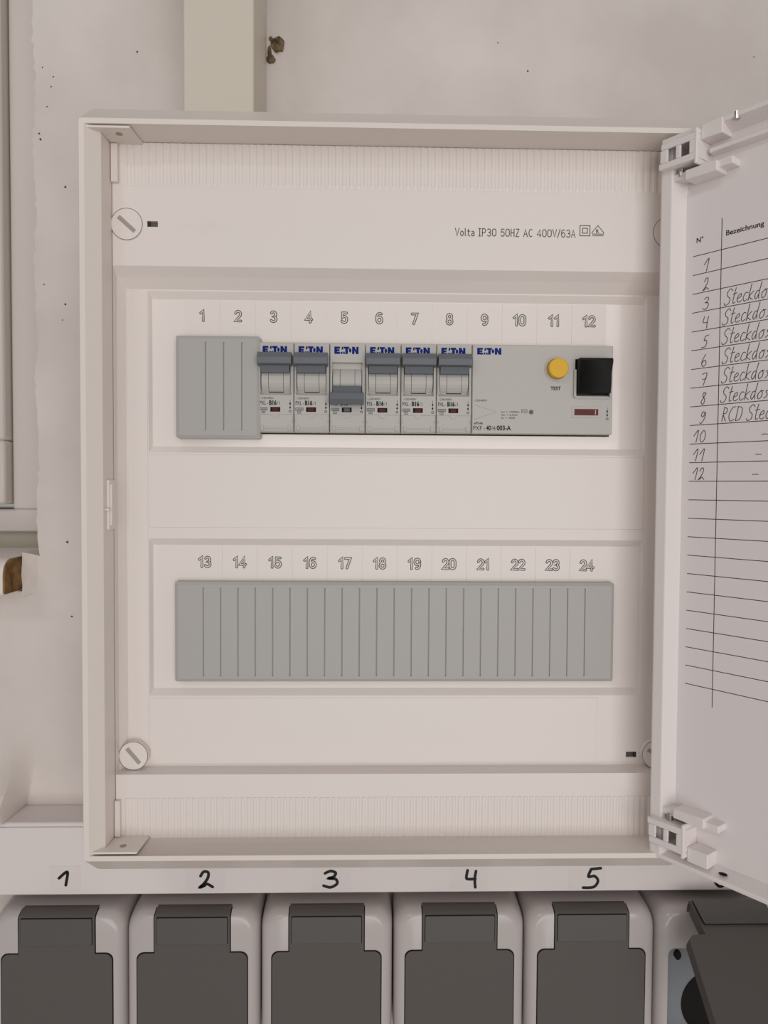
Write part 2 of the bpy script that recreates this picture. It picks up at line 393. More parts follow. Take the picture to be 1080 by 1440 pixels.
# ================================================================== sockets
SF, SB = 21.0, WALL
gaps = [X(px, 1400, SF) for px in (176, 369, 555.5, 740, 922.5)]
pitch = (gaps[-1]-gaps[0])/4
sz1 = Z(450, 1257.5, 39.0)            # top of housing
z_bend = Z(450, 1290, SF)           # where the front turns back towards the top
z_sh = Z(450, 1338, SF)             # lid shoulder
z_bot = z_bend - 78
hw = pitch/2 - 0.35
def sock_profile(off):               # (y,z) of the front, from the neck up over the top
    pts = []
    for i in range(8):
        a = i/7*math.radians(74); pts.append((SF - off*math.cos(a) + 8.5*(1-math.cos(a)), z_bend + (sz1+off-z_bend)*math.sin(a)))
    return pts
def lid_parts(parent, f, cx):
    """lid meshes; f maps (x, y, z) into place"""
    nw, bw = 20.3, 29.6
    m = MB()
    pr = sock_profile(0.5)
    n0 = pr
    m.loft([[f(cx-nw, y, z), f(cx+nw, y, z)] for y, z in n0], close=False)
    m.loft([[f(cx-nw, y+1.8, z), f(cx-nw, y, z)] for y, z in n0], close=False)
    m.loft([[f(cx+nw, y, z), f(cx+nw, y+1.8, z)] for y, z in n0], close=False)
    y, z = n0[-1]; m.add([f(cx-nw, y, z), f(cx+nw, y, z), f(cx+nw, y+2, z), f(cx-nw, y+2, z)], [(0,1,2,3)])
    zb = z_bot + 6
    out = [(cx-nw, z_sh), (cx-bw+4, z_sh)] + [(cx-bw+4-4*math.sin(a*math.pi/12), z_sh-4+4*math.cos(a*math.pi/12)) for a in range(1, 7)] \
        + [(cx-bw, zb+4), (cx-bw+4, zb), (cx+bw-4, zb), (cx+bw, zb+4)] + [(cx+bw-4+4*math.cos(a*math.pi/12), z_sh-4+4*math.sin(a*math.pi/12)) for a in range(0, 7)] + [(cx+nw, z_sh), (cx+nw, z_bend), (cx-nw, z_bend)]
    m.prism(out, SF-0.5, SF+2.5, f)
    lid = m.build('lid', lidm, parent, smoothed=True)
    m = MB(); a0, a1, b0, b1 = cx-18.9, cx+18.9, z_sh+5.2, z_bend+0.6
    m.use(gapm); m.prism(rrect(a0-.35, a1+.35, b0-.35, b1+.35, .6, 2), SF-.58, SF-.3, f)
    m.use(lidw); m.prism(rrect(a0, a1, b0, b1, .6, 2), SF-1.1, SF-.5, f)
    m.build('label_window', None, lid)
    return lid, out
def socket(cx, label, opened=False):
    t = thing('power_socket', cx, SB, z_bot, label, 'socket', 'grey wet-room sockets in a row under the trunking')
    m = MB(); ztl = sz1
    def loop(y, ins, top, r):
        return [(x, y, z) for x, z in rrect(cx-hw+ins, cx+hw-ins, z_bot+ins, top, r)]
    if opened:
        L = [loop(SB, 0, sz1, 7), loop(SF+12, 0, sz1, 8)] + [loop(SF+8.5*(1-math.cos(a)), 5.0*(1-math.sin(a))**1.2, z_bend+(sz1-z_bend)*math.sin(a), 9+2*math.cos(a)) for a in (math.radians(q) for q in (90, 72, 54, 36, 18, 0))]
        L.append([(x, SF, z) for x, z in rrect(cx-hw+6, cx+hw-6, z_bot+6, z_sh, 4)])
        L.append([(x, SF+14, z) for x, z in rrect(cx-hw+6.5, cx+hw-6.5, z_bot+6.5, z_sh-.5, 4)])
        m.loft(L, True, False)
        m.build('housing', sockh, t, smoothed=True)
        m = MB().use(inside); m.prism(rrect(cx-hw+6.6, cx+hw-6.6, z_bot+6.6, z_sh-.6, 4), SF+9, SF+14)
        m.use(gapm); m.ring(cx+1, (z_bot+z_sh)/2-8, 18, 19.5, SF+8.4, SF+9.2); m.disc(cx+1, (z_bot+z_sh)/2-8, 18, SF+8.95, SF+9.1)
        q = at(953, 1343, SF+8); m.prism([(q.x + 1.9*math.cos(k*math.pi/8), q.z + 2.6*math.sin(k*math.pi/8)) for k in range(16)], SF+7.5, SF+9.5)
        m.build('socket_insert', None, t)
        py_, pz_ = SF+3.0, Z(450, 1268, SF+3); s1 = 17.0
        def f(x, y, z):                        # the lid swung up on its hinge, its lower part hanging a little
            q, h = pz_-z, py_-y; yy, zz = py_, pz_; d = min(q, s1)
            t1, t2 = math.radians(84), math.radians(54)
            yy -= d*math.sin(t1); zz -= d*math.cos(t1); th = t1
            if q > s1: yy -= (q-s1)*math.sin(t2); zz -= (q-s1)*math.cos(t2); th = t2
            return (x, yy - h*math.cos(th), zz + h*math.sin(th))
        lid, out = lid_parts(t, f, cx)
        m = MB(); m.loft([[f(x, y, z) for x, z in out] for y in (SF+2.4, SF+7)]); m.build('lid_rim', lidm, lid)
    else:
        L = [loop(SB, 0, sz1, 7), loop(SF+12, 0, sz1, 8)] + [loop(SF+8.5*(1-math.cos(a)), 5.0*(1-math.sin(a))**1.2, z_bend+(sz1-z_bend)*math.sin(a), 9+2*math.cos(a)) for a in (math.radians(q) for q in (90, 72, 54, 36, 18, 0))]
        m.loft(L, True, True)
        m.build('housing', sockh, t, smoothed=True)
        lid, out = lid_parts(t, lambda x, y, z: (x, y, z), cx)
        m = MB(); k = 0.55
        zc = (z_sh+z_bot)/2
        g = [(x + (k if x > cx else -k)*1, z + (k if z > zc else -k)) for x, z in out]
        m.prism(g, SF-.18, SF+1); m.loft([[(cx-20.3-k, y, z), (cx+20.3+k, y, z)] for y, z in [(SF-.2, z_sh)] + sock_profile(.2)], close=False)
        m.build('lid_gap_shade', gapm, t)  # black sheet behind the lid, standing in for the shaded gap around it
    return t
c0 = gaps[0] - pitch/2
names = ['closed grey socket leftmost in the row, under the handwritten 1', 'closed grey socket second from left, under the handwritten 2',
         'closed grey socket third from left, under the handwritten 3', 'closed grey socket fourth from left, under the handwritten 4',
         'closed grey socket fifth from left, under the handwritten 5', 'grey socket at the far right with its dark lid flipped open']
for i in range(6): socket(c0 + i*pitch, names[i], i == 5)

# ================================================================== distribution box
bx0 = (X(109.5, 170, LIP) + X(116.5, 1200, LIP))/2
bx1 = 155.0
bz1 = Z(500, 171, LIP); bz0 = Z(500, 1210, LIP)
jx0 = (X(142.5, 250, LIP+5.5) + X(148, 1150, LIP+5.5))/2
jx1 = bx1 - 5
box = thing('distribution_box', (bx0+bx1)/2, WALL, bz0, 'open white wall-mounted fuse box with two rows of modules and door swung right', 'fuse box')
lipw = 2.7
m = MB()
fl = 9.0
L = []
for x0, x1, z0, z1, y, r in ((bx0+.5, bx1-.5, bz0-fl, bz1+fl, WALL, 4), (bx0+.5, bx1-.5, bz0-fl, bz1+fl, LIP+13, 4), (bx0+.5, bx1-.5, bz0-fl+.5, bz1+fl-.5, LIP+10, 4), (bx0, bx1, bz0, bz1, LIP+.6, 1.2),
                          (bx0+.3, bx1-.3, bz0+.3, bz1-.3, LIP, 1.2), (bx0+lipw, bx1-lipw, bz0+lipw, bz1-lipw, LIP, .3),
                          (jx0, jx1, bz0+lipw+.2, bz1-lipw-.2, LIP+5.5, .3), (jx0+.8, jx1-.3, bz0+lipw+.4, bz1-lipw-.4, UP+2, .3), (jx0+.8, jx1-.3, bz0+lipw+.4, bz1-lipw-.4, WALL-2, .3)):
    L.append([(x, y, z) for x, z in rrect(x0, x1, z0, z1, r, 4)])
m.loft(L, True, True)
m.build('housing', white, box, bevel=0.35, ang=25)

# cover panel
ux0, ux1 = jx0+.9, jx1-.4
uz1, uz0 = bz1-lipw-.6, bz0+lipw+.6
rt, rb = Z(300, 375, UP), Z(300, 1089, UP)          # recess outer edge
ft, fb = Z(300, 408, MID), Z(300, 1077, MID)        # recess floor edge
fx0 = (X(178, 420, MID) + X(180, 1060, MID))/2; fx1 = (X(909, 440, MID)+X(900, 950, MID))/2 + 10.8
px0 = (X(207.5, 440, MID) + X(211, 940, MID))/2; px1 = (X(909.5, 440, MID) + X(901, 950, MID))/2
A0, A1 = Z(550, 413, MID), Z(550, 638.5, MID)       # row one opening (top, bottom) in the recess floor
B0, B1 = Z(550, 758.5, MID), Z(550, 978, MID)
def floor_ring(m, x0, x1, z0, z1, holes, y):         # horizontal strips around stacked holes
    zc = z1
    for hx0, hx1, hz0, hz1 in holes:
        m.add([(x0, y, hz1), (x1, y, hz1), (x1, y, zc), (x0, y, zc)], [(0,1,2,3)])
        m.add([(x0, y, hz0), (hx0, y, hz0), (hx0, y, hz1), (x0, y, hz1)], [(0,1,2,3)])
        m.add([(hx1, y, hz0), (x1, y, hz0), (x1, y, hz1), (hx1, y, hz1)], [(0,1,2,3)])
        zc = hz0
    m.add([(x0, y, z0), (x1, y, z0), (x1, y, zc), (x0, y, zc)], [(0,1,2,3)])
# small rectangular openings beside two of the screws
def small_hole(px, py, Y, w=15, h=8):
    a, b = at(px-w/2, py+h/2, Y), at(px+w/2, py-h/2, Y); return a.x, b.x, a.z, b.z
m = MB()
h1 = small_hole(214.5, 315, UP); h2 = small_hole(887.5, 1061, MID)
floor_ring(m, ux0, ux1, rt, uz1, [h1], UP)
m.add([(ux0, UP, uz0), (ux1, UP, uz0), (ux1, UP, rb), (ux0, UP, rb)], [(0,1,2,3)])
xm = X(165.5, 700, -7.5)
m.rects([(ux0, ux1, rb, rt, UP), (xm, ux1-1.5, rb + (fb-rb)*.45, rt + (ft-rt)*.45, -7.5), (fx0, fx1, fb, ft, MID)])
floor_ring(m, fx0, fx1, fb, ft, [(px0, px1, A1, A0), (px0, px1, B1, B0), h2], MID)
for h, Y in ((h1, UP), (h2, MID)): m.rects([(*h, Y), (*h, Y+2.5)])
for z in (uz0, uz1): m.add([(ux0, UP, z), (ux1, UP, z), (ux1, UP+8, z), (ux0, UP+8, z)], [(0,1,2,3)])
cov = m.build('front_cover', cover, box)
for h, Y, sgn in ((h1, UP, 1), (h2, MID, -1)):
    m = MB().use(greyi)
    m.box(h[0], h[1], Y+1.8, Y+2.5, h[2], h[3]); c = h[0] if sgn > 0 else h[1]
    m.use(inner); m.box(min(c, c+sgn*1.1), max(c, c+sgn*1.1), Y+.6, Y+1.8, h[2], h[3])
    m.build('latch_tongue', None, cov)

# the two module windows
ROWP = 17.72
def row_x(i, top): return (X(285, 444, PL) if top else X(288, 791, PL)) + ROWP*i
def module_window(zt, zb, top):
    x0s = (row_x(0, top)-ROWP/2 - 13.8, 0)
    s0 = row_x(0, top) - ROWP*.58; s1 = row_x(11, top) + ROWP*(.635 if top else .60)
    if top: a, b = Z(500, 487, PL-6), Z(500, 611.2, PL-2)
    else:   a, b = Z(500, 826, PL-5), Z(500, 951, PL-5)
    m = MB()
    i0, i1, iz1, iz0 = px0+1.2, px1-1.3, zt-3.4, zb+3.2
    m.rects([(px0, px1, zb, zt, MID), (i0, i1, iz0, iz1, PL)])
    floor_ring(m, i0, i1, iz0, iz1, [(s0, s1, b, a)], PL)
    m.rects([(s0, s1, b, a, PL), (s0, s1, b, a, PL+6)])
    w = m.build('module_window', gloss if top else cover, cov)
    tb = MB(); zt2 = iz1 - 0.4; zb2 = a + (1.0 if top else 1.5)
    for i in range(12):
        c = row_x(i, top); tb.rects([(c-ROWP/2+.12, c+ROWP/2-.12, zb2, zt2, PL+.1), (c-ROWP/2+.12, c+ROWP/2-.12, zb2, zt2, PL-.22)], True, True)
    tabs = tb.build('number_tabs', cover, box)
    nb = MB(); hh = 5.0
    for i in range(12):
        s_ = str(i+1 if top else i+13)
        py = (444 if top else 790) + (452-444 if top else 5)*i/11
        zc = at(285+49.6*i if top else 288+48.5*i, py, PL).z
        wd_ = din_width(s_)*hh
        for mt_, lw_, yy_ in ((greyi, 1.4, PL-.26), (cover, .5, PL-.32)): nb.use(mt_); din(nb, s_, row_x(i, top)-wd_/2, zc-hh/2, hh, yy_, lw_)
    nb.build('printed_numbers', None, tabs)
    return s0, s1, a, b
top_slot = module_window(A0, A1, True)
bot_slot = module_window(B0, B1, False)
# clip-in filler panels
m = MB(); a, b = Z(550, 641, MID), Z(550, 743, MID)
m.rects([(px0+.2, px1-.2, b, a, MID+.2), (px0+.2, px1-.2, b, a, MID-.35)], True, True); m.build('filler_panel', cover, cov, bevel=.2)
m = MB(); a, b = Z(550, 981, MID), Z(550, 1074, MID)
m.rects([(px0+.2, px1-22, b, a, MID+.2), (px0+.2, px1-22, b, a, MID-.3)], True, True); m.build('filler_panel', cover, cov, bevel=.2)
m = MB(); m.rects([(px0-10.2, px0-.4, fb+.5, ft-.6, MID+.2), (px0-10.2, px0-.4, fb+.5, ft-.6, MID-.3)], True, True); m.build('side_rail', cover, cov, bevel=.2)

# fluted knock-out strips
def flutes(x0, x1, z0, z1, Y, pit, d):
    m = MB(); n = int((x1-x0)/pit); L0 = []; L1 = []
    for i in range(n):
        x = x0 + i*pit
        for u, h in ((0, 0), (.18, d), (.55, d), (.73, 0)):
            L0.append((x+u*pit, Y-.05-h, z0)); L1.append((x+u*pit, Y-.05-h, z1))
    fl_ = lambda L, z: [(x, Y-.05, z) for x, y, _ in L]
    m.loft([fl_(L0, z0-1.5), L0, L1, fl_(L1, z1)], close=False)
    return m.build('fluted_strip', cover, cov)
flutes(ux0+3.5, ux1-3, Z(500, 262, UP), uz1, UP, 3.45, .32)
flutes(ux0+4.5, ux1-3, uz0, Z(500, 1121, UP), UP, 3.0, .3)

# quarter-turn screws
def screw(px, py, Y, rpx, ang, dep=.3):
    c = at(px, py, Y-.5); r = rpx*(Y-CAM.y)/F_PX
    m = MB().use(cover); m.disc(c.x, c.z, r, Y-.58, Y+dep, 48)
    a = math.radians(ang); ux, uz = math.cos(a), math.sin(a); l, w = r*.68, 1.0
    q = [(c.x+ux*l*i - uz*w*j, c.z+uz*l*i + ux*w*j) for i, j in ((-1,-1), (1,-1), (1,1), (-1,1))]
    m.use(slotm); m.prism(q, Y-.68, Y-.5)
    m.use(fine); m.ring(c.x, c.z, r-.3, r-.05, Y-.62, Y-.5, 48)
    m.build('cover_screw', None, cov)
slotm = mat('screw_slot', (168, 158, 146), 0.6, 0.2)
screw(178, 315, UP, 22, -42); screw(187.5, 1063, -7, 20.5, -50, 4.2); screw(940, 327, UP, 22, -60); screw(923, 1061, -7, 21, -30, 4.2)

# printing and embossing on the cover
m = MB().use(fine)
a, b = at(640, 331.5, UP), at(809, 331.5, UP)
din(m, 'Volta IP30 50HZ AC 400V/63A', a.x, a.z, 3.6, UP-.06, .42, width=b.x-a.x, gap=.14)
m.build('rating_print', None, cov)
m = MB().use(fine)
s0 = at(815.5, 331.5, UP); q = 4.9
def sq(x, z, w, lw): m.line([(x, z), (x+w, z), (x+w, z+w), (x, z+w), (x, z)], lw, UP-.06)
sq(s0.x, s0.z, q, .4); sq(s0.x+1.25, s0.z+1.25, q-2.5, .4)
hx = s0.x+6.2
m.line([(hx-.3, s0.z+1.6), (hx+2.6, s0.z+5), (hx+5.5, s0.z+1.6), (hx+5.3, s0.z+.9), (hx, s0.z+.9), (hx-.3, s0.z+1.6)], .35, UP-.06)
m.line([(hx, s0.z+.1), (hx+5.3, s0.z+.1)], .35, UP-.06)
m.text('R', hx+1.7, s0.z+1.3, 2.0, UP-.06, bold=.02)
m.build('protection_symbols', None, cov)
a, b = at(250, 321, UP), at(324, 321, UP)
m = MB(); m.text('hager', a.x, a.z, 4.6, UP-.07, width=b.x-a.x, bold=.02); m.build('embossed_lettering', cover, cov)

# corner gussets, jamb strips, catch
def gus(zf, sgn, pxr):
    m = MB().use(white); y0, y1 = LIP+.8, UP-.1
    xr = X(pxr, 685, LIP)
    q = [(bx0+lipw+.2, y0), (xr, y0), (xr+1.2, y1), (jx0+1, y1), (jx0+.1, LIP+5.6)]
    m.loft([[(x, y, zf) for x, y in q], [(x, y, zf - sgn*1.1) for x, y in q]], True, True)
    m.use(slotm); cx, cy = bx0+16.5, LIP+7; zz_ = zf - sgn*1.16
    m.add([(cx+1.7*math.cos(k*math.pi/8), cy+1.7*math.sin(k*math.pi/8), zz_) for k in range(16)], [tuple(range(16))])
    m.build('corner_gusset', None, box, bevel=.2)
gus(bz1-lipw-.5, 1, 184); gus(bz0+lipw+.5, -1, 189)
m = MB(); zA = Z(157, 256, UP-1.5); m.box(jx0+.85, jx0+4.2, UP-2.2, UP+.1, zA, bz1-lipw-1.8); m.build('jamb_strip', white, box, bevel=.25)
m = MB(); zA = Z(160, 1126, UP-1.5); m.box(jx0+.85, jx0+3.6, UP-2.2, UP+.1, bz0+lipw+1.8, zA); m.build('jamb_strip', white, box, bevel=.25)
m = MB(); zA, zB = Z(157, 745, UP-8), Z(157, 675, UP-8)
m.box(jx0+.2, jx0+1.7, UP-9, UP-1.5, zA, zB); m.box(jx0+.2, jx0+2.6, UP-8, UP-6.8, zA+2, zB-2); m.box(jx0+.1, jx0+2.4, UP-11.5, UP-9, (zA+zB)/2-2.6, (zA+zB)/2-1.6); m.build('door_catch', white, box, bevel=.25)

# ================================================================== blanking plates
def blank(x0, x1, z0, z1, yf, lines, ytop, ybot, label):
    m = MB().use(greyp); c = 1.6
    L = [[(x, y, z) for x, z in rrect(x0+i, x1-i, z0+i, z1-i, 1.0, 3)] for y, i in ((PL+.02, 0), (yf+.9, .1), (yf+.1, 1.6))]
    m.loft(L, True, False)
    # ribbed front: narrow channels cut into the face
    xs = [x0+1.6]; g = .32
    pts = [(x0+1.6, yf+.1)]
    for q in lines: pts += [(q-g, yf+.1 - .05), (q-.1, yf+.75), (q+.1, yf+.75), (q+g, yf+.1 - .05)]
    pts.append((x1-1.6, yf+.1))
    for za, zb_ in ((ybot, ytop),): m.loft([[(x, y, za) for x, y in pts], [(x, y, zb_) for x, y in pts]], close=False)
    for za, zb_ in ((z0+1.6, ybot), (ytop, z1-1.6)):
        m.add([(x0+1.6, yf+.1, za), (x1-1.6, yf+.1, za), (x1-1.6, yf+.1, zb_), (x0+1.6, yf+.1, zb_)], [(0,1,2,3)])
    return tag(m.build('blanking_plate', smoothed=True), label, 'blanking plate', 'grey blanking plates covering unused module slots')
YB = -5.5
ba, bb = at(246.5, 471, YB-1.5), at(365.5, 617, YB-1.5)
blank(ba.x, bb.x, bb.z, ba.z, YB-1.5, [X(p, 545, YB-1.5) for p in (289, 314.5, 340)], Z(300, 481, YB-1.5), Z(300, 605, YB-1.5), 'short grey blanking plate covering slots 1 and 2, left of the breakers')
ba, bb = at(245, 818, YB), at(862.5, 959, YB)
blank(ba.x, bb.x, bb.z, ba.z, YB, [X(286 + 24.36*i, 890, YB) for i in range(23)], Z(550, 827, YB), Z(550, 951, YB), 'long ribbed grey blanking plate closing the whole lower row, slots 13 to 24')

# ================================================================== circuit breakers
YF = -6.0
BX = X(362.8, 550, YF); BP = (X(663.5, 550, YF) - BX)/6
ztop0, ztop1 = Z(363, 482, YF), Z(860, 485.5, YF)
BT = (ztop0+ztop1)/2; BB = BT - 44.3
def eaton(m, x, z, w, h, y):
    k = w/11.9
    P = lambda pts: m.prism([(x+a*k, z+b*h) for a, b in pts], y, y+.08)
    P([(0,0), (2.75,0), (2.75,.3), (1.25,.3), (1.25,.38), (2.5,.38), (2.5,.64), (1.25,.64), (1.25,.72), (2.8,.72), (2.8,1), (0,1)])
    P([(3.0,.0), (3.8,0), (4.1,.3), (3.3,.3)]); P([(4.4,0), (5.3,0), (5.0,.3), (4.3,.3)]); P([(3.5,.6), (3.75,1), (4.5,1), (4.3,.6)])
    P([(4.7,.72), (4.7,1), (7.3,1), (7.3,.72), (6.65,.72), (6.65,0), (5.4,0), (5.4,.72)])
    P([(7.75+.62*math.cos(t*math.pi/8), .5+.3*math.sin(t*math.pi/8)) for t in range(16)])
    P([(8.7,0), (9.85,0), (9.85,.5), (10.75,0), (11.9,0), (11.9,1), (10.8,1), (10.8,.5), (9.85,1), (8.7,1)])
def io_symbol(m, x, z, y):          # closed/open symbol, z = top
    m.line([(x, z), (x, z-4.4)], .16, y)
    for zz_ in (z-2.0, z-3.9): m.add([(x-.5, y, zz_), (x, y, zz_+.75), (x+.5, y, zz_), (x, y, zz_-.75)], [(0,1,2,3)])
    m.ring(x, z-5.8, .42, .66, y, y+.02, 20)
def toggle_mesh(down):
    m = MB(); x0, x1 = BX+.35, BX+BP-.65
    # section in (y, mm below top); the cap is a wedge
    sec = [(0.5, 6.2), (-5.2, 5.6), (-7.4, 8.4), (-6.6, 11.4), (-3.4, 11.9), (.5, 11.9)]
    stem = [(1.6, 11.0), (-4.0, 11.0), (-2.3, 15.2), (1.6, 15.2)]
    def tr(q):
        return [(YF+y, BT - (d if not down else (36.6 - d))) for y, d in q]
    for pts, a, b in ((sec, x0, x1), (stem, x0+1.3, x1-1.3)):
        pts = tr(pts)
        m.loft([[(a, y, z) for y, z in pts], [(b, y, z) for y, z in pts]], True, True)
    return m
def breaker(label):
    t = thing('circuit_breaker', BX+BP/2, PL+30, BB, label, 'circuit breaker', 'single-pole circuit breakers in slots 3 to 8')
    x0, x1 = BX+.15, BX+BP-.15
    m = MB()
    hx0, hx1, hz1, hz0 = x0+1.0, x1-1.2, BT-9.5, BT-26.0
    # housing: side walls and face with a window for the drum
    m.rects([(x0, x1, BB, BT, PL+28), (x0, x1, BB, BT, YF+.3), (x0+.25, x1-.25, BB+.25, BT-.25, YF)], True, False)
    fb_ = BT-35.4
    floor_ring(m, x0+.25, x1-.25, fb_, BT-.25, [(hx0, hx1, hz0, hz1)], YF)
    m.rects([(hx0, hx1, hz0, hz1, YF), (hx0+.5, hx1-.5, hz0+1.6, hz1-.4, YF+2.2)], False, True)
    # lower face set back a little: the terminal zone
    m.add([(x0+.25, YF, fb_), (x1-.25, YF, fb_), (x1-.25, YF+.35, fb_-.15), (x0+.25, YF+.35, fb_-.15)], [(0,1,2,3)])
    m.add([(x0+.25, YF+.35, BB+.25), (x1-.25, YF+.35, BB+.25), (x1-.25, YF+.35, fb_-.15), (x0+.25, YF+.35, fb_-.15)], [(0,1,2,3)])
    m.add([(x0, YF+.3, BB), (x1, YF+.3, BB), (x1-.25, YF+.35, BB+.25), (x0+.25, YF+.35, BB+.25)], [(0,1,2,3)])
    # cheeks beside the drum
    for a, b in ((hx0-.35, hx0+.15), (hx1-.15, hx1+.35)): m.box(a, b, YF-1.0, YF+.2, hz0+1.0, hz1-1.5)
    h = m.build('housing', body, t)
    # drum
    m = MB(); n = 10; zc = (hz0+hz1)/2; rr_ = 8.0; L = []
    for i in range(n+1):
        a = math.radians(-62 + 124*i/n); L.append((YF+7.6-rr_*math.cos(a), zc - .6 + rr_*math.sin(a)))
    for a, b in ((hx0+.55, hx0+3.95), (hx0+4.15, hx1-3.95), (hx1-3.75, hx1-.55)):
        m.loft([[(a, y, z), (b, y, z)] for y, z in L], close=False)
    m.box(hx0+3.95, hx0+4.15, YF+2.0, YF+2.2, hz0+2, hz1-1)
    m.use(body); m.mats = [body, gapm]; m.m = [0]*len(m.m); m.k = 1
    for a, b in ((hx0+3.93, hx0+4.17), (hx1-3.97, hx1-3.73)): m.loft([[(a, y+.02, z), (b, y+.02, z)] for y, z in L], close=False)
    y_, z_ = L[1]; m.box(hx0+4.0, hx1-3.8, y_-.35, y_+.3, z_-.1, z_+.35)
    m.build('drum', None, t, smoothed=False)
    toggle_mesh(False).build('toggle', togg, t, bevel=.25)
    m = MB().use(gapm); a = BX+6.1; z = BT-33.1
    m.box(a, a+4.9, YF-.12, YF+.1, z-1.1, z+1.2); m.use(red); m.box(a+1.0, a+4.0, YF-.18, YF, z-.75, z+.85)
    m.build('indicator_window', None, t)
    m = MB()
    cx = BX+BP/2 - .3; hc = fb_
    arc = [(cx-1.8*math.cos(k*math.pi/10), hc-1.8*math.sin(k*math.pi/10)) for k in range(11)]
    m.prism(arc, YF+.05, YF+.36)
    m.box(x0+2.2, x1-2.4, YF-.15, YF+.4, BB+1.7, BB+2.3)
    for q in (x0+1.4, x1-2.6): m.box(q, q+1.2, YF-.3, YF+.4, BB+.9, BB+3.2)
    for q in (x0+.5, x1-1.0): m.box(q, q+.5, YF-.1, YF+.4, BB+5.0, BB+5.9)
    m.box(x0+.4, x1-.4, YF, YF+.4, BB+.3, BB+.8)
    m.build('terminal_flap', body, t, bevel=.1)
    m = MB(); eaton(m, BX+2.3, BT-5.4, 12.0, 3.6, YF-.1); m.build('maker_lettering', blue, t)
    m = MB().use(ink)
    m.text('~230/400V', BX+1.0, BT-28.0, 1.1, YF-.05, width=6.8)
    m.text('PXL -', BX+.9, BT-30.8, 2.0, YF-.05, width=4.0, bold=.01); m.text('B16', BX+5.5, BT-30.8, 2.2, YF-.05, width=3.7, bold=.05); m.text('/1', BX+9.4, BT-30.8, 1.9, YF-.05, width=1.3)
    m.line([(BX+.9, BT-32.3), (BX+4.6, BT-32.3), (BX+4.6, BT-33.5), (BX+.9, BT-33.5), (BX+.9, BT-32.3)], .22, YF-.05)
    m.text('6000', BX+1.3, BT-33.3, .8, YF-.05, width=2.9); m.line([(BX+1.9, BT-34.0), (BX+3.5, BT-34.0), (BX+3.5, BT-34.9), (BX+1.9, BT-34.9), (BX+1.9, BT-34.0)], .2, YF-.05); m.text('3', BX+2.4, BT-34.8, .7, YF-.05)
    io_symbol(m, BX+15.9, BT-28.2, YF-.05)
    m.build('rating_print', None, t)
    return t
blab = ['white circuit breaker with grey toggle up in slot 3, beside the grey blank', 'white circuit breaker with grey toggle up in slot 4',
        'white circuit breaker in slot 5, its grey toggle down and its indicator green', 'white circuit breaker with grey toggle up in slot 6',
        'white circuit breaker with grey toggle up in slot 7', 'white circuit breaker with grey toggle up in slot 8, beside the wide switch']
b0 = breaker(blab[0])
for i in range(1, 6):
    c = copy_tree(b0)
    c.location.x += BP*i*S; c.location.z += (-.25*i)*0*S
    tag(c, blab[i])
    if i == 2:
        for ch in c.children:
            if ch.name.startswith('toggle'):
                tmp = toggle_mesh(True).build('toggle', togg, b0); ch.data = tmp.data; bpy.data.objects.remove(tmp)
                tag(ch, 'grey toggle switched down')
            if ch.name.startswith('indicator'):
                me = ch.data.copy(); me.materials[1] = green; ch.data = me; tag(ch, 'green indicator window')

# ================================================================== residual current switch
RX0 = BX + 6*BP + .2; RX1 = X(861.5, 550, YF)
t = thing('residual_current_switch', (RX0+RX1)/2, PL+30, BB, 'wide light grey residual current switch with yellow test button and black toggle', 'residual current switch')
m = MB()
hx0, hx1 = X(807, 530, YF), X(859, 530, YF); hz1, hz0 = Z(830, 505, YF), Z(830, 560, YF)
m.rects([(RX0, RX1, BB, BT, PL+28), (RX0, RX1, BB, BT, YF+.4), (RX0+.35, RX1-.35, BB+.35, BT-.35, YF)], True, False)
floor_ring(m, RX0+.35, RX1-.35, BB+.35, BT-.35, [(hx0+.6, hx1-.6, hz0, hz1)], YF)
m.rects([(hx0+.6, hx1-.6, hz0, hz1, YF), (hx0+1, hx1-1, hz0+2, hz1-.5, YF+3)], False, True)
for a, b in ((hx0-.2, hx0+.9), (hx1-.9, hx1+.1)): m.box(a, b, YF-1.6, YF+.2, hz0+.5, hz1-5.5)
m.box(hx0+.4, hx1-.4, YF-.6, YF+.2, hz0-.3, hz0+.9)
m.build('housing', body, t)
m = MB(); ca = at(783, 519, YF)
m.ring(ca.x, ca.z, 5.2, 6.1, YF-.5, YF+.2, 48); m.use(gapm); m.ring(ca.x, ca.z, 4.7, 5.25, YF-.2, YF-.02, 48); m.mats = [body, gapm]; m.m = [0]*(len(m.m)-192) + [1]*192; m.build('button_collar', None, t)
m = MB(); m.disc(ca.x, ca.z, 5.1, YF-4.2, YF+.1, 48, r2=4.9); m.build('test_button', yellow, t, bevel=.4)
m = MB(); a0, a1 = hx0+1.3, hx1-1.1
sec = [(2.5, hz1-.5), (-6.2, hz1-.4), (-7.2, hz1-1.6), (-4.8, hz1-7.5), (-4.6, hz1-13), (-3.6, hz0+2.2), (2.5, hz0+2)]
m.loft([[(a0+w, YF+y, z) for y, z in sec] for w in (0, .01)] + [[(a1, YF+y, z) for y, z in sec]], True, True)
m.build('toggle', blackp, t, bevel=.5)
wa, wb = at(807.5, 584, YF), at(841, 575.5, YF)
m = MB().use(body); m.rects([(wa.x-1.3, wb.x+1.5, wa.z-1.2, wb.z+1.3, YF), (wa.x-1.2, wb.x+1.4, wa.z-1.1, wb.z+1.2, YF-.25)], False, True)
m.use(mat('brown_indicator', (98, 46, 42), 0.45, 0.2)); m.box(wa.x, wb.x, YF-.4, YF-.2, wa.z, wb.z); m.use(body); m.box(wb.x-1.6, wb.x-1.2, YF-.45, YF-.2, wa.z+.4, wb.z-.4)
m.build('indicator_window', None, t)
